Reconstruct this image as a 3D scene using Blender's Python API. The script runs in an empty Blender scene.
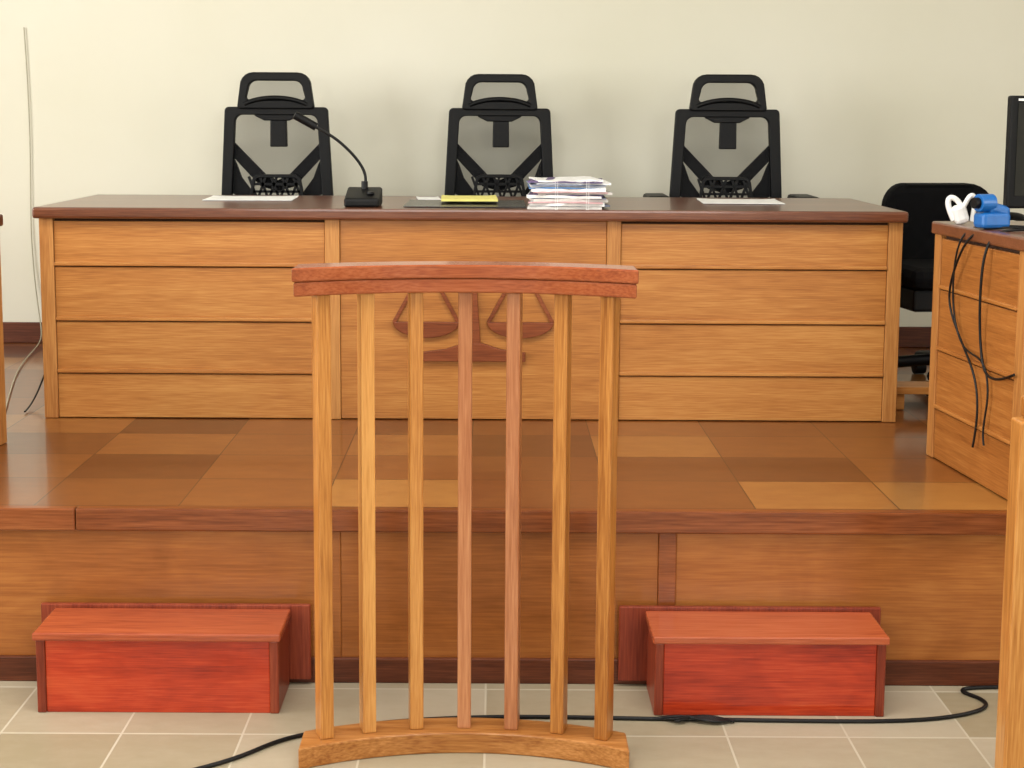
import bpy, bmesh, math, random
from mathutils import Matrix, Vector
random.seed(7)
sc = bpy.context.scene
sc.view_settings.view_transform = 'Standard'
sc.view_settings.look = 'None'

# ------------------------------------------------------------ materials
def srgb(h):
    h = h.lstrip('#'); v = [int(h[i:i+2], 16)/255 for i in (0, 2, 4)]
    return tuple((c/12.92 if c <= .04045 else ((c+.055)/1.055)**2.4) for c in v) + (1,)

def base(name):
    m = bpy.data.materials.new(name); m.use_nodes = True
    nt = m.node_tree
    return m, nt, nt.nodes['Principled BSDF'], nt.nodes, nt.links

def plain(name, col, rough=.5, metal=0, noise=.08, spec=.5, scale=30):
    m, nt, b, N, L = base(name)
    tc = N.new('ShaderNodeTexCoord'); n = N.new('ShaderNodeTexNoise'); n.inputs['Scale'].default_value = scale
    L.new(tc.outputs['Object'], n.inputs['Vector'])
    r = N.new('ShaderNodeValToRGB'); c = srgb(col)
    r.color_ramp.elements[0].position = .3; r.color_ramp.elements[1].position = .7
    r.color_ramp.elements[0].color = tuple(x*(1-noise) for x in c[:3])+(1,)
    r.color_ramp.elements[1].color = tuple(min(1, x*(1+noise)) for x in c[:3])+(1,)
    L.new(n.outputs['Fac'], r.inputs['Fac']); L.new(r.outputs['Color'], b.inputs['Base Color'])
    b.inputs['Roughness'].default_value = rough; b.inputs['Metallic'].default_value = metal
    b.inputs['Specular IOR Level'].default_value = spec
    return m

def wood(name, dark, mid, light, axis='X', rough=.4, scale=1.0, blotch=.5, var=.12, coat=0.0, spec=.3, figure=0, wide=.14):
    m, nt, b, N, L = base(name)
    tc = N.new('ShaderNodeTexCoord'); oi = N.new('ShaderNodeObjectInfo')
    off = N.new('ShaderNodeVectorMath'); off.operation = 'SCALE'
    cmb = N.new('ShaderNodeCombineXYZ')
    for i in range(3): L.new(oi.outputs['Random'], cmb.inputs[i])
    L.new(cmb.outputs[0], off.inputs[0]); off.inputs['Scale'].default_value = 7
    add = N.new('ShaderNodeVectorMath'); add.operation = 'ADD'
    L.new(tc.outputs['Object'], add.inputs[0]); L.new(off.outputs[0], add.inputs[1])
    def noise(lo, hi, det, dist=0.0):
        mp = N.new('ShaderNodeMapping')
        s = [hi*scale]*3; s['XYZ'.index(axis)] = lo*scale
        mp.inputs['Scale'].default_value = s
        L.new(add.outputs[0], mp.inputs['Vector'])
        n = N.new('ShaderNodeTexNoise'); n.inputs['Scale'].default_value = 1
        n.inputs['Detail'].default_value = det; n.inputs['Distortion'].default_value = dist
        L.new(mp.outputs[0], n.inputs['Vector']); return n
    n1 = noise(1.1, 34, 5, .2); n2 = noise(11, 260, 3); n3 = noise(1.6, 5, 2); n4 = noise(5, 7, 6, 1.2)
    def mth(op, a, bb):
        q = N.new('ShaderNodeMath'); q.operation = op
        for i, v in enumerate((a, bb)):
            if isinstance(v, (int, float)): q.inputs[i].default_value = v
            else: L.new(v, q.inputs[i])
        return q.outputs[0]
    s = mth('ADD', mth('MULTIPLY', n1.outputs['Fac'], .30), mth('MULTIPLY', n2.outputs['Fac'], .45))
    s = mth('ADD', s, mth('MULTIPLY', n3.outputs['Fac'], .5*blotch))
    s = mth('ADD', s, mth('MULTIPLY', mth('SUBTRACT', n4.outputs['Fac'], .5), figure))
    s = mth('ADD', s, mth('MULTIPLY', mth('SUBTRACT', oi.outputs['Random'], .5), var))
    ctr = .375 + .25*blotch
    r = N.new('ShaderNodeValToRGB')
    e = r.color_ramp.elements
    e[0].position = ctr-wide; e[0].color = srgb(dark)
    e[1].position = ctr+wide; e[1].color = srgb(light)
    k = e.new(ctr); k.color = srgb(mid)
    L.new(s, r.inputs['Fac']); out = r.outputs['Color']
    L.new(out, b.inputs['Base Color'])
    b.inputs['Roughness'].default_value = rough
    b.inputs['Specular IOR Level'].default_value = spec
    b.inputs['Coat Weight'].default_value = coat; b.inputs['Coat Roughness'].default_value = .12
    bp = N.new('ShaderNodeBump'); bp.inputs['Strength'].default_value = .06; bp.inputs['Distance'].default_value = .002
    L.new(n2.outputs['Fac'], bp.inputs['Height']); L.new(bp.outputs[0], b.inputs['Normal'])
    return m

M = {}
M['hx'] = wood('honey_wood_x', '#8E5628', '#AE7238', '#C48C4C', axis='X', wide=.18, rough=.34)
M['hy'] = wood('honey_wood_y', '#824C20', '#A0642E', '#B67C40', axis='Y', wide=.18, rough=.34)
M['hz'] = wood('honey_wood_z', '#925A2A', '#B07840', '#C48E50', axis='Z', wide=.17)
M['post'] = wood('post_wood', '#8E5420', '#B4783A', '#CC9452', axis='Z', var=.24, wide=.16, rough=.3, coat=.15)
M['postp'] = wood('pink_post_wood', '#8E5230', '#A86C46', '#BE845C', axis='Z', var=.1, wide=.16, rough=.3, coat=.15)
M['rail'] = wood('rail_mahogany', '#6E3118', '#904826', '#A65E38', axis='X', rough=.22, coat=.3, blotch=.3, wide=.2)
M['basew'] = wood('curved_base_wood', '#804818', '#A26A34', '#BC824A', axis='X', coat=.15)
M['top'] = wood('bench_top_mahogany', '#4C2817', '#643823', '#784A33', axis='X', rough=.28, coat=.3)
M['nose'] = wood('nosing_mahogany', '#64300F', '#7E421D', '#94572E', axis='X', rough=.28, coat=.2)
M['skirt'] = wood('skirting_mahogany', '#401C0C', '#582B17', '#6E3A23', axis='X', rough=.4)
M['ply'] = wood('platform_plywood', '#784218', '#945828', '#AE7038', axis='X', scale=.8, blotch=1.0, var=.06, figure=.4, wide=.24, rough=.32, coat=.1)
M['redx'] = wood('red_stained_pine', '#84200E', '#B0381A', '#C65630', axis='X', rough=.3, coat=.25, figure=.3, blotch=.8, wide=.2)
M['redt'] = wood('red_stained_pine_top', '#863820', '#A44E2C', '#B8623E', axis='X', rough=.22, coat=.3, wide=.18)
M['redd'] = wood('dark_red_stained', '#602212', '#7C321E', '#90442A', axis='Z', rough=.35)
M['emb'] = wood('emblem_mahogany', '#5E2C12', '#7C3E1E', '#90502C', axis='X')
M['black'] = plain('black_plastic', '#050506', .5, spec=.22)
M['blk2'] = plain('black_fabric', '#060608', .9, noise=.3, spec=.15)
M['rub'] = plain('black_cable_rubber', '#09090A', .45, spec=.3)
M['chrome'] = plain('chrome_metal', '#B8B8B8', .25, 1)
M['paper'] = plain('white_paper', '#E6E6E4', .8)
M['yel'] = plain('yellow_paper', '#DDD478', .8)
M['mat'] = plain('dark_desk_mat', '#2E2A28', .25)
M['blue'] = plain('blue_plastic', '#1460A8', .35)
M['white'] = plain('white_plastic', '#E8E8E6', .4)
M['groove'] = plain('groove_dark', '#3A200E', .9)
M['wire'] = plain('painted_wire', '#A8A28C', .6)

m, nt, b, N, L = base('chair_mesh_fabric')
b.inputs['Base Color'].default_value = srgb('#161618'); b.inputs['Roughness'].default_value = .8; b.inputs['Specular IOR Level'].default_value = .2
tr = N.new('ShaderNodeBsdfTransparent'); mx = N.new('ShaderNodeMixShader')
mx.inputs[0].default_value = .46
L.new(tr.outputs[0], mx.inputs[1]); L.new(b.outputs[0], mx.inputs[2])
L.new(mx.outputs[0], N['Material Output'].inputs['Surface']); M['mesh'] = m

m, nt, b, N, L = base('cream_wall_plaster')
tc = N.new('ShaderNodeTexCoord'); n = N.new('ShaderNodeTexNoise'); n.inputs['Scale'].default_value = 1.1; n.inputs['Detail'].default_value = 5
L.new(tc.outputs['Object'], n.inputs['Vector'])
r = N.new('ShaderNodeValToRGB'); r.color_ramp.elements[0].position = .3; r.color_ramp.elements[1].position = .7
r.color_ramp.elements[0].color = srgb('#D7D4C1'); r.color_ramp.elements[1].color = srgb('#DEDBCB')
L.new(n.outputs['Fac'], r.inputs['Fac']); L.new(r.outputs['Color'], b.inputs['Base Color'])
b.inputs['Roughness'].default_value = .75
M['wall'] = m
M['ceil'] = plain('ceiling_white', '#E6E5DE', .9, noise=.02)

def tilemat(name, cols, grout, sx, sy, px, py, rough, groutw=.004, blot=.0, coat=0, crough=.1, nsc=12, spec=.5):
    m, nt, b, N, L = base(name)
    tc = N.new('ShaderNodeTexCoord'); mp = N.new('ShaderNodeMapping')
    mp.inputs['Location'].default_value = (-px/sx, -py/sy, 0); mp.inputs['Scale'].default_value = (1/sx, 1/sy, 0)
    L.new(tc.outputs['Object'], mp.inputs['Vector'])
    fl = N.new('ShaderNodeVectorMath'); fl.operation = 'FLOOR'; L.new(mp.outputs[0], fl.inputs[0])
    fr = N.new('ShaderNodeVectorMath'); fr.operation = 'FRACTION'; L.new(mp.outputs[0], fr.inputs[0])
    wn = N.new('ShaderNodeTexWhiteNoise'); wn.noise_dimensions = '2D'; L.new(fl.outputs[0], wn.inputs['Vector'])
    n = N.new('ShaderNodeTexNoise'); n.inputs['Scale'].default_value = nsc; n.inputs['Detail'].default_value = 10; n.inputs['Roughness'].default_value = .7
    st = N.new('ShaderNodeMapping'); st.inputs['Scale'].default_value = (1, 2.2, 1)
    L.new(tc.outputs['Object'], st.inputs['Vector']); L.new(st.outputs[0], n.inputs['Vector'])
    a = N.new('ShaderNodeMath'); a.operation = 'MULTIPLY_ADD'; a.inputs[1].default_value = blot; L.new(n.outputs['Fac'], a.inputs[0])
    sub = N.new('ShaderNodeMath'); sub.operation = 'SUBTRACT'; sub.inputs[1].default_value = blot/2
    L.new(wn.outputs['Value'], sub.inputs[0]); L.new(sub.outputs[0], a.inputs[2])
    r = N.new('ShaderNodeValToRGB'); e = r.color_ramp.elements
    e[0].color = srgb(cols[0]); e[0].position = 0; e[1].color = srgb(cols[-1]); e[1].position = 1
    for i, c in enumerate(cols[1:-1]):
        k = e.new((i+1)/(len(cols)-1)); k.color = srgb(c)
    L.new(a.outputs[0], r.inputs['Fac'])
    sp = N.new('ShaderNodeSeparateXYZ'); L.new(fr.outputs[0], sp.inputs[0])
    def lessthan(o, val):
        q = N.new('ShaderNodeMath'); q.operation = 'LESS_THAN'; q.inputs[1].default_value = val; L.new(o, q.inputs[0]); return q.outputs[0]
    mxm = N.new('ShaderNodeMath'); mxm.operation = 'MAXIMUM'
    L.new(lessthan(sp.outputs[0], groutw/sx), mxm.inputs[0]); L.new(lessthan(sp.outputs[1], groutw*1.3/sy), mxm.inputs[1])
    mc = N.new('ShaderNodeMix'); mc.data_type = 'RGBA'; mc.inputs[7].default_value = srgb(grout)
    L.new(mxm.outputs[0], mc.inputs[0]); L.new(r.outputs[0], mc.inputs[6]); L.new(mc.outputs[2], b.inputs['Base Color'])
    b.inputs['Roughness'].default_value = rough; b.inputs['Coat Weight'].default_value = coat; b.inputs['Coat Roughness'].default_value = crough
    b.inputs['Specular IOR Level'].default_value = spec
    return m
M['floor'] = tilemat('beige_floor_tiles', ['#92866C', '#9F937C', '#AA9F8A'], '#BAB29E', .285, .285, .549, 3.376, .4, .005, .9)
PZ = .457; PY = 3.716; WY = 6.45
M['deck'] = tilemat('platform_wood_tiles', ['#52290F', '#643616', '#75431D', '#865125', '#9C6A33'], '#2A1408', .368, .29, .666, 3.73-PY, .28, .003, .6, .45, .10, 9, .35)

# ------------------------------------------------------------ helpers
def empty(name, loc=(0, 0, 0), rot=0):
    o = bpy.data.objects.new(name, None); o.empty_display_size = .1
    o.location = loc; o.rotation_euler = (0, 0, rot); sc.collection.objects.link(o); return o

def mk(name, bm, mat, parent=None, bevel=0, smooth=False):
    bmesh.ops.recalc_face_normals(bm, faces=bm.faces)
    me = bpy.data.meshes.new(name); bm.to_mesh(me); bm.free()
    if smooth:
        for p in me.polygons: p.use_smooth = True
    o = bpy.data.objects.new(name, me); sc.collection.objects.link(o)
    if mat: me.materials.append(M[mat])
    if parent: o.parent = parent
    if bevel:
        bv = o.modifiers.new('bevel', 'BEVEL'); bv.width = bevel; bv.segments = 2; bv.limit_method = 'ANGLE'
    return o

def addbox(bm, x0, x1, y0, y1, z0, z1, rot=None):
    vs = [bm.verts.new(p) for p in [(x0,y0,z0),(x1,y0,z0),(x1,y1,z0),(x0,y1,z0),(x0,y0,z1),(x1,y0,z1),(x1,y1,z1),(x0,y1,z1)]]
    for f in [(0,1,2,3),(4,5,6,7),(0,1,5,4),(1,2,6,5),(2,3,7,6),(3,0,4,7)]: bm.faces.new([vs[i] for i in f])
    if rot is not None:
        c = Vector(((x0+x1)/2, (y0+y1)/2, (z0+z1)/2)); bmesh.ops.rotate(bm, verts=vs, cent=c, matrix=rot)
    return vs

def box(name, x0, x1, y0, y1, z0, z1, mat, parent=None, bevel=.003, rot=None, smooth=False):
    bm = bmesh.new(); addbox(bm, x0, x1, y0, y1, z0, z1, rot)
    return mk(name, bm, mat, parent, bevel, smooth)

def prism(name, pts, y0, y1, mat, parent=None, bevel=.002):
    bm = bmesh.new()
    a = [bm.verts.new((x, y0, z)) for x, z in pts]; c = [bm.verts.new((x, y1, z)) for x, z in pts]
    bm.faces.new(a); bm.faces.new(c[::-1]); n = len(pts)
    for i in range(n): bm.faces.new((a[i], a[(i+1) % n], c[(i+1) % n], c[i]))
    return mk(name, bm, mat, parent, bevel)

def ring(name, outer, inner, y0, y1, mat, parent=None, bevel=.003):
    bm = bmesh.new(); n = len(outer)
    L_ = [[bm.verts.new((x, y, z)) for x, z in pts] for pts in (outer, inner) for y in (y0, y1)]
    of, ob, inf, inb = L_
    for i in range(n):
        j = (i+1) % n
        bm.faces.new((of[i], of[j], inf[j], inf[i])); bm.faces.new((ob[i], ob[j], inb[j], inb[i]))
        bm.faces.new((of[i], of[j], ob[j], ob[i])); bm.faces.new((inf[i], inf[j], inb[j], inb[i]))
    return mk(name, bm, mat, parent, bevel)

def tube(name, pts, r, mat, parent=None, cyclic=False):
    cu = bpy.data.curves.new(name, 'CURVE'); cu.dimensions = '3D'; cu.bevel_depth = r; cu.bevel_resolution = 3; cu.resolution_u = 8; cu.use_fill_caps = True
    s = cu.splines.new('NURBS'); s.points.add(len(pts)-1)
    for p, q in zip(s.points, pts): p.co = (*q, 1)
    s.order_u = min(4, len(pts)); s.use_endpoint_u = not cyclic; s.use_cyclic_u = cyclic
    o = bpy.data.objects.new(name, cu); sc.collection.objects.link(o)
    dg = bpy.context.evaluated_depsgraph_get(); dg.update()
    me = bpy.data.meshes.new_from_object(o.evaluated_get(dg)); bpy.data.objects.remove(o)
    for p in me.polygons: p.use_smooth = True
    o = bpy.data.objects.new(name, me); sc.collection.objects.link(o)
    me.materials.clear(); me.materials.append(M[mat])
    if parent: o.parent = parent
    return o

def cyl(name, c, r, h, mat, parent=None, axis='Z', seg=24, r2=None):
    bm = bmesh.new(); bmesh.ops.create_cone(bm, cap_ends=True, segments=seg, radius1=r, radius2=r if r2 is None else r2, depth=h)
    if axis == 'X': bmesh.ops.rotate(bm, verts=bm.verts, matrix=Matrix.Rotation(math.pi/2, 3, 'Y'))
    if axis == 'Y': bmesh.ops.rotate(bm, verts=bm.verts, matrix=Matrix.Rotation(math.pi/2, 3, 'X'))
    bmesh.ops.translate(bm, verts=bm.verts, vec=c)
    return mk(name, bm, mat, parent, .001)

def rrect(hw_b, hw_t, z0, z1, rb, rt, n=5):
    pts = []
    for cx, cz, r, a0 in ((hw_b-rb, z0+rb, rb, -90), (hw_t-rt, z1-rt, rt, 0), (-(hw_t-rt), z1-rt, rt, 90), (-(hw_b-rb), z0+rb, rb, 180)):
        for i in range(n+1):
            a = math.radians(a0+90*i/n); pts.append((cx+r*math.cos(a), cz+r*math.sin(a)))
    return pts

# ------------------------------------------------------------ room
box('floor', -4, 4, -3, 6.6, -.1, 0, 'floor', bevel=0)
box('wall_back', -4, 4, WY, WY+.15, 0, 3.2, 'wall', bevel=0)
box('wall_left', -4.15, -4, -3, 6.6, 0, 3.2, 'wall', bevel=0)
box('wall_right', 4, 4.15, -3, 6.6, 0, 3.2, 'wall', bevel=0)
box('wall_front', -4, 4, -3.15, -3, 0, 3.2, 'wall', bevel=0)
box('ceiling', -4.15, 4.15, -3.15, 6.6, 3.2, 3.3, 'ceil', bevel=0)
box('baseboard_back', -4, 4, WY-.015, WY, PZ, PZ+.09, 'skirt')

pl = empty('judicial_platform', (0, PY, 0)); XM = 3.99
box('deck', -XM, XM, .0, WY-PY-.003, PZ-.03, PZ-.001, 'deck', pl, bevel=0)
box('nosing', -XM, -1.06, -.02, .012, PZ-.058, PZ, 'nose', pl, .004)
box('nosing_2', -1.058, XM, -.02, .012, PZ-.058, PZ, 'nose', pl, .004)
for i, (a, c) in enumerate(((-XM, -1.6), (-1.598, -.43), (-.39, .42), (.465, 1.9), (1.904, XM))):
    box('front_panel_%d' % i, a, c, .0, .02, .0, PZ-.058, 'ply', pl, .002)
box('stile_1', -.43, -.39, -.002, .02, 0, PZ-.058, 'ply', pl, .002)
box('stile_2', .420, .465, -.006, .02, .06, PZ-.058, 'nose', pl, .002)
box('skirting', -XM, XM, -.014, 0, 0, .066, 'skirt', pl, .003)
box('core', -XM, XM, .02, WY-PY-.01, 0, PZ-.03, 'groove', pl, 0)

# ------------------------------------------------------------ judge bench
BH = .692
bn = empty('judges_bench', (0, 4.836, PZ))
xl, xr = -1.473, 1.315
box('table_top', xl-.012, xr+.008, -.04, .75, BH-.036, BH, 'top', bn, .008)
box('backing', xl+.01, xr-.01, .014, .03, 0, BH-.036, 'groove', bn, 0)
stiles = [(xl, -1.428), (-.551, -.503), (.361, .406), (1.27, xr)]
for i, (a, c) in enumerate(stiles):
    box('stile_%d' % i, a, c, -.006, .02, 0, BH-.036, 'hz', bn, .002)
zs = [0, .156, .328, .507, BH-.036]
for s, (a, c) in enumerate(((-1.428, -.551), (.406, 1.27))):
    for i in range(4):
        box('board_%d_%d' % (s, i), a+.001, c-.001, 0, .016, zs[i]+.002, zs[i+1]-.010, 'hx', bn, .002)
        if i < 3: box('bead_%d_%d' % (s, i), a+.001, c-.001, -.009, .014, zs[i+1]-.006, zs[i+1]+.006, 'hx', bn, .003)
box('center_top_board', -.502, .36, 0, .016, zs[3]+.006, zs[4]-.002, 'hx', bn, .002)
box('center_panel', -.502, .36, 0, .016, .002, zs[3], 'hx', bn, .002)
for n_, a, c in (('side_l', xl, xl+.025), ('side_r', xr-.025, xr)):
    box(n_, a, c, .022, .72, 0, BH-.036, 'hy', bn, .002)
ex = -.07
def V(v):
    w = (v-115)/1500; t = w/(1.0151-.1228*w); return 1.45-t*4.836-PZ
em = [('column', [(ex-.024, V(344)), (ex-.014, V(300)), (ex-.012, V(262)), (ex+.012, V(262)), (ex+.014, V(300)), (ex+.024, V(344))]),
      ('foot', [(ex-.17, V(361)), (ex-.17, V(352)), (ex-.09, V(349)), (ex-.03, V(343)), (ex+.03, V(343)), (ex+.09, V(349)), (ex+.17, V(352)), (ex+.17, V(361))])]
for n_, p in em: prism('emblem_'+n_, p, -.020 if n_ == 'foot' else -.018, -.0002, 'emb', bn)
beam = [(ex-.17+.34*i/12, V(268)+.018*math.sin(math.pi*i/12)) for i in range(13)]
prism('emblem_beam', beam+[(x, z-.016) for x, z in beam[::-1]], -.02, -.0002, 'emb', bn)
for sgn in (-1, 1):
    cx = ex+sgn*.153; hw = .108; zt = V(322)
    arc = [(cx+hw*math.cos(a), zt-.052*math.sin(a)) for a in [math.pi*i/14 for i in range(15)]]
    prism('emblem_pan_%d' % sgn, arc, -.018, -.0002, 'emb', bn)
    for q in (-1, 1):
        x0, z0, x1, z1 = cx+q*hw*.96, zt, cx+q*.008, V(268)
        t = .007
        prism('emblem_cord_%d_%d' % (sgn, q), [(x0-t, z0), (x0+t, z0), (x1+t, z1), (x1-t, z1)], -.012, -.0002, 'emb', bn, .001)

# ------------------------------------------------------------ mesh office chairs
def office_chair(loc, rot=0, arm=.66, name='mesh_office_chair'):
    c = empty(name, loc, rot)
    out = rrect(.232, .208, .50, 1.02, .05, .018); inn = rrect(.188, .166, .54, .988, .04, .03)
    ring('back_frame', out, inn, -.02, .015, 'black', c, .005)
    bm = bmesh.new(); bm.faces.new([bm.verts.new((x, 0, z)) for x, z in rrect(.2, .18, .53, 1.0, .04, .03)])
    mk('back_mesh', bm, 'mesh', c)
    for s in (-1, 1):
        prism('strut_%d' % s, [(s*.2, .905), (s*.2, .84), (s*.07, .70), (s*.0, .68), (s*.0, .725), (s*.045, .745)][::s], .002, .02, 'black', c)
        prism('strut_low_%d' % s, [(s*.2, .86), (s*.2, .68), (s*.13, .64), (s*.09, .66), (s*.145, .735), (s*.165, .79)][::s], .004, .018, 'black', c)
    prism('headrest_tab', [(-.028, .86), (.040, .86), (.038, .995), (-.026, .995)], -.005, .03, 'black', c, .004)
    prism('top_yoke', [(-.09, .985), (-.05, .965), (.05, .965), (.09, .985), (.09, 1.0), (-.09, 1.0)], -.01, .02, 'black', c, .004)
    ring('lumbar_frame', rrect(.115, .10, .605, .75, .03, .03), rrect(.102, .088, .62, .736, .02, .02), -.03, -.01, 'black', c, .002)
    bm = bmesh.new()
    for i in range(9):
        x = -.09+i*.0225
        addbox(bm, x-.005, x+.005, -.026, -.014, .61, .745, Matrix.Rotation(.35*(1 if i % 2 else -1), 3, 'Y'))
    for z in (.65, .68, .71): addbox(bm, -.1, .1, -.026, -.014, z-.005, z+.005)
    mk('lumbar_lattice', bm, 'black', c)
    ring('headrest_frame', rrect(.154, .143, 1.012, 1.158, .012, .055), rrect(.118, .110, 1.048, 1.124, .012, .035), -.035, .005, 'black', c, .006)
    bm = bmesh.new(); bm.faces.new([bm.verts.new((x, -.012, z)) for x, z in rrect(.14, .132, 1.03, 1.145, .012, .035)])
    mk('headrest_mesh', bm, 'mesh', c)
    tube('headrest_arc', [(-.125, -.03, 1.03), (-.06, -.035, 1.065), (.06, -.035, 1.065), (.125, -.03, 1.03)], .010, 'black', c)
    bm = bmesh.new(); addbox(bm, -.24, .24, -.41, .0, .44, .51)
    mk('seat', bm, 'blk2', c, .03, True)
    box('seat_pan', -.2, .2, -.36, -.02, .41, .44, 'black', c, .01)
    box('back_bracket', -.04, .04, -.05, .05, .40, .56, 'black', c, .01)
    for s in (-1, 1):
        box('arm_post_%d' % s, s*.262-.02, s*.262+.02, -.22, -.16, .42, arm-.025, 'black', c, .006)
        box('arm_bracket_%d' % s, min(s*.17, s*.28), max(s*.17, s*.28), -.22, -.16, .415, .44, 'black', c, .004)
        box('arm_pad_%d' % s, s*.29-.045, s*.29+.045, -.26, -.02, arm-.03, arm, 'black', c, .012)
    cyl('gas_lift', (0, -.18, .25), .025, .34, 'chrome', c)
    for i in range(5):
        a = math.radians(90+72*i); dx, dy = math.cos(a), math.sin(a)
        tube('spoke_%d' % i, [(0, -.18, .10), (dx*.12, -.18+dy*.12, .09), (dx*.21, -.18+dy*.21, .07)], .018, 'black', c)
        cyl('caster_%d' % i, (dx*.21, -.18+dy*.21, .0275), .0275, .03, 'black', c, 'X')
    return c
office_chair((-.885, 6.10, PZ), 0, .645)
office_chair((.015, 6.20, PZ), math.radians(2), .645)
office_chair((.93, 6.08, PZ), math.radians(-1), .683)

cc = empty('clerk_office_chair', (1.66, 5.72, PZ), math.radians(8))
bm = bmesh.new()
prof = rrect(.20, .215, .42, .745, .10, .09, 6)
a = [bm.verts.new((x, -.035-.05*(x/.2)**2, z)) for x, z in prof]; b2 = [bm.verts.new((x, .03-.05*(x/.2)**2, z)) for x, z in prof]
bm.faces.new(a); bm.faces.new(b2[::-1])
for i in range(len(prof)): bm.faces.new((a[i], a[(i+1) % len(prof)], b2[(i+1) % len(prof)], b2[i]))
mk('backrest', bm, 'blk2', cc, .015)
box('seat', -.24, .24, -.42, .02, .38, .46, 'blk2', cc, .035)
box('back_bar', -.03, .03, .03, .05, .34, .6, 'black', cc, .005)
box('seat_pan', -.22, .2, -.38, .05, .30, .38, 'black', cc, .01)
for s in (-1, 1):
    tube('arm_%d' % s, [(s*.22, -.3, .40), (s*.28, -.32, .44), (s*.28, -.32, .62), (s*.28, -.1, .64), (s*.25, .0, .60)], .016, 'black', cc)
cyl('gas_lift', (0, -.2, .22), .03, .26, 'black', cc)
for i in range(5):
    a_ = math.radians(90+72*i); dx, dy = math.cos(a_), math.sin(a_)
    tube('spoke_%d' % i, [(0, -.2, .10), (dx*.14, -.2+dy*.14, .09), (dx*.25, -.2+dy*.25, .07)], .022, 'black', cc)
    cyl('caster_%d' % i, (dx*.25, -.2+dy*.25, .0275), .0275, .04, 'black', cc, 'X')
fr_ = empty('wooden_footrest', (1.5, 5.09, PZ))
box('board', -.14, .45, -.06, .06, .055, .08, 'hx', fr_)
box('leg_1', -.13, -.1, -.05, .05, 0, .055, 'hx', fr_); box('leg_2', .4, .43, -.05, .05, 0, .055, 'hx', fr_)

# ------------------------------------------------------------ side desks
def side_desk(loc, rot, sg, name='clerk_desk'):
    d = empty(name, loc, rot)
    def bx(n, x0, x1, *r, **k):
        x0, x1 = sorted((sg*x0, sg*x1)); return box(n, x0, x1, *r, **k)
    LY = -.60; W = .72
    bx('table_top', -.012, W+.02, LY-.02, .012, BH-.036, BH, 'top', d, bevel=.006)
    bx('backing', .012, .03, LY+.01, -.01, 0, BH-.036, 'groove', d, bevel=0)
    for i, (a, c) in enumerate(((-.045, 0), (LY, LY+.045))): bx('stile_%d' % i, -.004, .02, a, c, 0, BH-.036, 'hz', d, bevel=.002)
    for i in range(4):
        bx('board_%d' % i, 0, .014, LY+.046, -.046, zs[i]+.002, zs[i+1]-.010, 'hy', d, bevel=.002)
        if i < 3: bx('bead_%d' % i, -.007, .012, LY+.046, -.046, zs[i+1]-.006, zs[i+1]+.005, 'hy', d, bevel=.003)
    bx('end_far', .02, W, -.02, 0, 0, BH-.036, 'hx', d, bevel=.002)
    bx('end_near', .02, W, LY, LY+.02, 0, BH-.036, 'hx', d, bevel=.002)
    return d
al = math.radians(5.74)
rd = side_desk((1.285, 4.363, PZ), al, 1)
side_desk((-1.48, 4.46, PZ), -al, -1)
z0 = BH+.004
tube('cable_1', [(.16, -.34, z0), (.05, -.33, z0+.004), (-.02, -.30, z0+.003), (-.028, -.22, .60), (-.015, -.13, .49), (-.012, -.18, .42), (-.012, -.27, .35), (-.012, -.36, .28), (-.012, -.37, .18), (-.015, -.35, .10)], .0032, 'rub', rd)
tube('cable_2', [(.16, -.42, z0), (.05, -.40, z0+.004), (-.02, -.39, z0+.003), (-.028, -.38, .55), (-.015, -.36, .42), (-.012, -.38, .33), (-.012, -.42, .30), (-.012, -.50, .31), (-.015, -.58, .34)], .0036, 'rub', rd)
tube('cable_3', [(.15, -.27, z0), (.05, -.25, z0+.004), (-.02, -.24, z0+.003), (-.028, -.20, .6), (-.015, -.17, .45), (-.012, -.25, .34), (-.012, -.40, .36), (-.012, -.44, .24), (-.015, -.40, .16), (-.015, -.42, .12)], .0028, 'rub', rd)

T = PZ+BH
M['scr'] = plain('dark_screen_glass', '#08090B', .1, noise=.02)
mn = empty('computer_monitor', (1.625, 4.10, T), math.radians(4))
box('screen_housing', -.235, .235, 0, .03, .055, .36, 'black', mn, .006)
box('screen_glass', -.215, .215, -.002, .001, .09, .34, 'scr', mn, 0)
box('brand_strip', -.215, -.175, -.003, 0, .346, .352, 'white', mn, 0)
box('stand_neck', -.03, .03, .03, .06, .01, .25, 'black', mn, .004)
box('stand_foot', -.12, .12, -.05, .11, 0, .012, 'black', mn, .004)

bl = empty('blue_plug_adapter', (1.345, 4.06, T+.004), math.radians(20))
box('body', -.045, .045, -.025, .025, 0, .042, 'blue', bl, .010)
box('socket_block', -.02, .05, -.02, .025, .03, .065, 'blue', bl, .014, Matrix.Rotation(.25, 3, 'Y'))
cyl('plug_head', (-.025, 0, .068), .024, .045, 'blue', bl, 'X', 20)
cyl('plug_collar', (-.052, 0, .068), .015, .02, 'black', bl, 'X', 20)
wp = empty('white_plug_adapter', (1.315, 4.25, T+.001), math.radians(-10))
box('body', -.018, .022, -.02, .02, 0, .055, 'white', wp, .012, Matrix.Rotation(-.3, 3, 'Y'))
tube('loop_1', [(-.015, 0, .01), (-.035, 0, .05), (-.035, 0, .085), (-.005, 0, .07), (.01, 0, .04)], .008, 'white', wp)
tube('loop_2', [(.0, -.01, .02), (.02, -.01, .085), (.045, 0, .09), (.04, 0, .04), (.035, 0, .008)], .007, 'white', wp)

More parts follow.
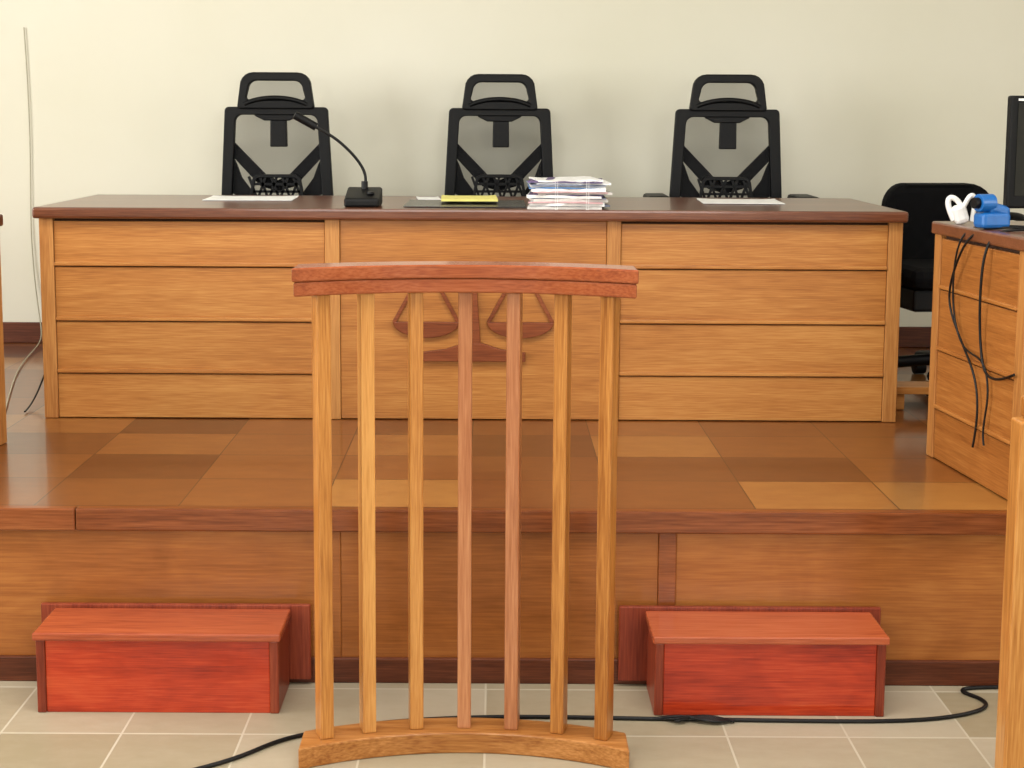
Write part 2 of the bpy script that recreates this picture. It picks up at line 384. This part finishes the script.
# ------------------------------------------------------------ items on bench
mc_ = empty('gooseneck_microphone', (-.435, 4.94, T))
bm = bmesh.new()
pp = [(-.07, 0), (.07, 0), (.07, .062), (-.07, .028)]
a = [bm.verts.new((-.058, y, z)) for y, z in pp]; b2 = [bm.verts.new((.058, y, z)) for y, z in pp]
bm.faces.new(a); bm.faces.new(b2[::-1])
for i in range(4): bm.faces.new((a[i], a[(i+1) % 4], b2[(i+1) % 4], b2[i]))
mk('base', bm, 'black', mc_, .008)
cyl('switch', (.025, -.02, .045), .012, .008, 'rub', mc_)
cyl('neck_collar', (0, .05, .065), .011, .03, 'rub', mc_)
tube('neck', [(0, .05, .055), (.008, .05, .09), (-.005, .05, .13), (-.055, .04, .19), (-.11, .03, .235), (-.165, .02, .262)], .005, 'rub', mc_)
tube('mic_head', [(-.155, .02, .258), (-.185, .018, .275), (-.225, .01, .297)], .014, 'black', mc_)

M['fpink'] = plain('pink_folder', '#C9A0A4', .8); M['fgrey'] = plain('grey_folder', '#7C8296', .8); M['fmauve'] = plain('mauve_folder', '#5E4E74', .8); M['fblue'] = plain('blue_folder', '#5A7FB0', .8)
M['oldp'] = plain('aged_paper', '#CFCBC6', .85)
fs = empty('case_file_stack', (.24, 4.98, T))
def leaf(name, z, h, mat, ox, oy, rz, hx=.12, hy=.15, warp=.004):
    bm = bmesh.new(); n = 10; ph = random.uniform(0, 6); ph2 = random.uniform(0, 6)
    g = {}
    for k in (0, 1):
        for i in range(n+1):
            for j in (0, 1):
                x = -hx+2*hx*i/n; y = -hy+2*hy*j
                dz = warp*math.sin(ph+i*.55)*(.5+.5*k) + (.006*random.random() if k else 0)*.4
                y += random.uniform(-.002, .002)+.004*math.sin(ph2+i*.8)
                g[k, i, j] = bm.verts.new((x, y, z+h*k+dz))
    for i in range(n):
        for q in (((0, i, 0), (0, i+1, 0), (1, i+1, 0), (1, i, 0)), ((0, i, 1), (0, i+1, 1), (1, i+1, 1), (1, i, 1)), ((1, i, 0), (1, i+1, 0), (1, i+1, 1), (1, i, 1)), ((0, i, 0), (0, i+1, 0), (0, i+1, 1), (0, i, 1))):
            bm.faces.new([g[v] for v in q])
    for i in (0, n): bm.faces.new([g[0, i, 0], g[0, i, 1], g[1, i, 1], g[1, i, 0]])
    bmesh.ops.rotate(bm, verts=bm.verts, matrix=Matrix.Rotation(rz, 3, 'Z'))
    bmesh.ops.translate(bm, verts=bm.verts, vec=(ox, oy, 0))
    return mk(name, bm, mat, fs, 0)
seq = ['oldp', 'fgrey', 'paper', 'fpink', 'oldp', 'fgrey', 'paper', 'fmauve', 'oldp', 'fpink', 'paper', 'fblue', 'oldp', 'fgrey', 'paper', 'fmauve']
z = .0
for i, cn in enumerate(seq):
    h = .0030 if cn not in ('paper', 'oldp') else random.uniform(.006, .0098)
    leaf('file_%02d' % i, z, h, cn, random.uniform(-.012, .012), random.uniform(-.012, .012), random.uniform(-.07, .07), warp=0 if i == 0 else .0016)
    z += h
leaf('top_papers', z, .004, 'paper', -.01, 0, .09, .105, .14, .002); z += .004
for x in (-.045, .055):
    ring('binding_tape_%.2f' % x, [(x-.004, 0), (x+.004, 0), (x+.004, z+.004), (x-.004, z+.004)], [(x-.003, .001), (x+.003, .001), (x+.003, z+.003), (x-.003, z+.003)], -.174, -.171, 'white', fs, 0)
def sheet(name, x0, x1, y0, y1, mat, r=0, z=0, t=.002):
    e = empty(name, ((x0+x1)/2, (y0+y1)/2, T+z), r)
    hx, hy = (x1-x0)/2, (y1-y0)/2
    bm = bmesh.new(); n = 6
    top = [[bm.verts.new((-hx+2*hx*i/n, -hy+2*hy*j/n, t + .002*(i in (0, n))*(j == n))) for j in range(n+1)] for i in range(n+1)]
    for i in range(n):
        for j in range(n): bm.faces.new((top[i][j], top[i+1][j], top[i+1][j+1], top[i][j+1]))
    o = mk('sheet', bm, mat, e); s = o.modifiers.new('s', 'SOLIDIFY'); s.thickness = t; return e
sheet('paper_document', -1.02, -.71, 5.2, 5.45, 'paper', .04)
sheet('desk_blotter', -.30, .10, 4.88, 5.25, 'mat', 0)
sheet('yellow_legal_pad', -.185, .005, 5.02, 5.24, 'yel', .03, .005, .008)
sheet('paper_document', .72, 1.0, 5.15, 5.42, 'paper', -.05)
sheet('paper_document', -.28, -.2, 5.3, 5.45, 'paper', .1)

# ------------------------------------------------------------ witness stand
ws = empty('witness_stand', (-.064, 3.323, 0))
R = .805
def arc_board(name, a_max, r0, r1, z0, z1, mat, n=28, bev=.004):
    bm = bmesh.new(); prev = None
    for i in range(n+1):
        a = -a_max+2*a_max*i/n
        q = []
        for r, z in ((r0, z0), (r1, z0), (r1, z1), (r0, z1)):
            x = r*math.sin(a) if abs(a) < a_max-1e-6 else math.copysign(R*math.sin(a_max), a)
            q.append(bm.verts.new((x, -R+math.sqrt(r*r-x*x), z)))
        if prev:
            for k in range(4): bm.faces.new((prev[k], prev[(k+1) % 4], q[(k+1) % 4], q[k]))
        else: bm.faces.new(q)
        prev = q
    bm.faces.new(prev[::-1])
    return mk(name, bm, mat, ws, bev)
am = math.asin(.368/R)
arc_board('base', am, R-.045, R+.045, 0, .05, 'basew')
arc_board('rail_lower', am, R-.040, R+.040, 1.06, 1.0915, 'rail')
arc_board('rail_upper', math.asin(.371/R), R-.043, R+.043, 1.092, 1.1225, 'rail', bev=.004)
for i, x in enumerate((-.317, -.222, -.113, -.002, .108, .215, .3155)):
    a = math.asin(x/R)
    bm = bmesh.new(); addbox(bm, -.0155, .0155, -.023, .023, .05, 1.06)
    o = mk('slat_%d' % (i+1), bm, 'postp' if i in (3, 4) else 'post', ws, .003)
    o.location = (R*math.sin(a), -R+R*math.cos(a), 0); o.rotation_euler = (0, 0, -a)

# ------------------------------------------------------------ step boxes
def step_box(x0, x1, bx0, bx1):
    cx = (x0+x1)/2; s = empty('red_step_box', (cx, 3.500, 0)); hw = (x1-x0)/2
    D = .184
    box('lid', -hw-.006, hw+.006, -.008, D, .183, .203, 'redt', s, .004)
    box('front_board', -hw+.022, hw-.022, .004, .02, .0, .183, 'redx', s, .002)
    for q in (-1, 1):
        box('end_frame_%d' % q, q*(hw-.011)-.011, q*(hw-.011)+.011, 0, D, 0, .183, 'redd', s, .003)
    box('back_board', bx0-cx, bx1-cx, D+.001, D+.015, .015, .212, 'redd', s, .003)
step_box(-1.108, -.520, -1.15, -.465)
step_box(.392, .952, .32, .985)

# ------------------------------------------------------------ near railing (right edge)
nr = empty('wooden_bar_railing', (1.10, 3.05, 0))
box('newel_post', -.022, .06, -.03, .03, 0, .83, 'post', nr, .005)
box('top_rail', .0, .9, -.04, .04, .83, .875, 'post', nr, .006)
box('bottom_rail', .06, .9, -.02, .02, .08, .13, 'basew', nr, .004)
for i in range(6): box('baluster_%d' % i, .16+i*.12, .19+i*.12, -.014, .014, .13, .83, 'post', nr, .002)
box('end_post', .84, .9, -.03, .03, 0, .83, 'post', nr, .005)

# ------------------------------------------------------------ cables
fc = empty('floor_cable', (0, 3.45, 0))
P = [(-.75, 3.12), (-.60, 3.203), (-.53, 3.30), (-.457, 3.37), (-.25, 3.45), (-.036, 3.478), (.158, 3.48), (.376, 3.470), (.474, 3.470), (.738, 3.462), (1.0, 3.46), (1.15, 3.50), (1.235, 3.56), (1.22, 3.62), (1.17, 3.665), (1.23, 3.69), (1.5, 3.69)]
tube('cable', [(x, y-3.45, .005) for x, y in P], .005, 'rub', fc)
for k in range(7):
    tube('tangle_%d' % k, [(.38+.01*k, .017+.002*k, .005), (.43, .028-.010*k, .012+.003*(k % 3)), (.48, .015+.004*k, .012), (.54, -.02+.008*k, .010), (.58, .014-.002*k, .006)], .003, 'rub', fc)
wc = empty('wall_cable', (-1.99, 6.44, PZ))
tube('cable', [(-.01, 0, 1.35), (.01, 0, .9), (-.02, 0, .5), (.02, -.01, .1), (.05, -.05, .006), (.1, -.6, .006), (.3, -1.3, .006), (.42, -1.75, .006)], .0025, 'wire', wc)
bc = empty('bench_cable', (-1.50, 5.1, PZ))
tube('cable_2', [(.0, .4, .62), (-.03, .3, .45), (-.06, .2, .2), (-.08, .0, .006), (-.06, -.2, .006)], .003, 'rub', bc)

# ------------------------------------------------------------ windows and light
M['win'] = plain('window_frame_paint', '#E8E6DE', .5)
def window(name, c, w, h, horiz):
    e = empty(name, c, 0 if horiz else math.pi/2)
    for n_, a in (('top', (-w/2-.05, w/2+.05, -.03, .03, h/2, h/2+.05)), ('sill', (-w/2-.05, w/2+.05, -.03, .03, -h/2-.05, -h/2)),
                  ('jamb_l', (-w/2-.05, -w/2, -.03, .03, -h/2, h/2)), ('jamb_r', (w/2, w/2+.05, -.03, .03, -h/2, h/2)), ('mullion', (-.02, .02, -.03, .03, -h/2, h/2))):
        box(n_, *a, 'win', e)
def area(name, loc, rot, sx, sy, pw, col):
    l = bpy.data.lights.new(name, 'AREA'); l.shape = 'RECTANGLE'; l.size = sx; l.size_y = sy; l.energy = pw; l.color = col
    o = bpy.data.objects.new(name, l); o.location = loc; o.rotation_euler = rot; sc.collection.objects.link(o)
window('window_1', (-1.6, -2.96, 1.9), 1.8, 1.5, True); window('window_2', (1.6, -2.96, 1.9), 1.8, 1.5, True)
window('window_3', (-3.96, 3.2, 1.9), 2.4, 1.5, False); window('window_4', (3.96, 2.2, 1.9), 2.4, 1.5, False)
r90 = math.pi/2
area('daylight_1', (-1.6, -2.9, 1.9), (r90, 0, 0), 1.8, 1.5, 85, (.99, .99, .98))
area('daylight_2', (1.6, -2.9, 1.9), (r90, 0, 0), 1.8, 1.5, 85, (.99, .99, .98))
area('daylight_3', (-3.9, 3.2, 1.9), (r90, 0, -r90), 2.4, 1.5, 150, (.99, .99, .98))
area('daylight_4', (3.9, 2.2, 1.9), (r90, 0, r90), 2.4, 1.5, 50, (.99, .99, .98))
area('ceiling_fill', (0, 2.6, 3.15), (0, 0, 0), 2.5, 1.2, 85, (1, .98, .95))  # soft fill added below the ceiling to lift the room, no fixture modelled
w = bpy.data.worlds.new('world'); sc.world = w; w.use_nodes = True
w.node_tree.nodes['Background'].inputs[0].default_value = (.8, .85, .9, 1); w.node_tree.nodes['Background'].inputs[1].default_value = .6

# ------------------------------------------------------------ camera
cam = bpy.data.cameras.new('camera'); co = bpy.data.objects.new('camera', cam); sc.collection.objects.link(co)
cam.sensor_width = 36; cam.lens = 1500/1024*36; cam.shift_x = 17/1024; cam.shift_y = -85/1024
co.matrix_world = Matrix.Translation((0, 0, 1.45)) @ Matrix.Rotation(math.radians(83), 4, 'X') @ Matrix.Rotation(math.radians(.3), 4, 'Z')
sc.camera = co
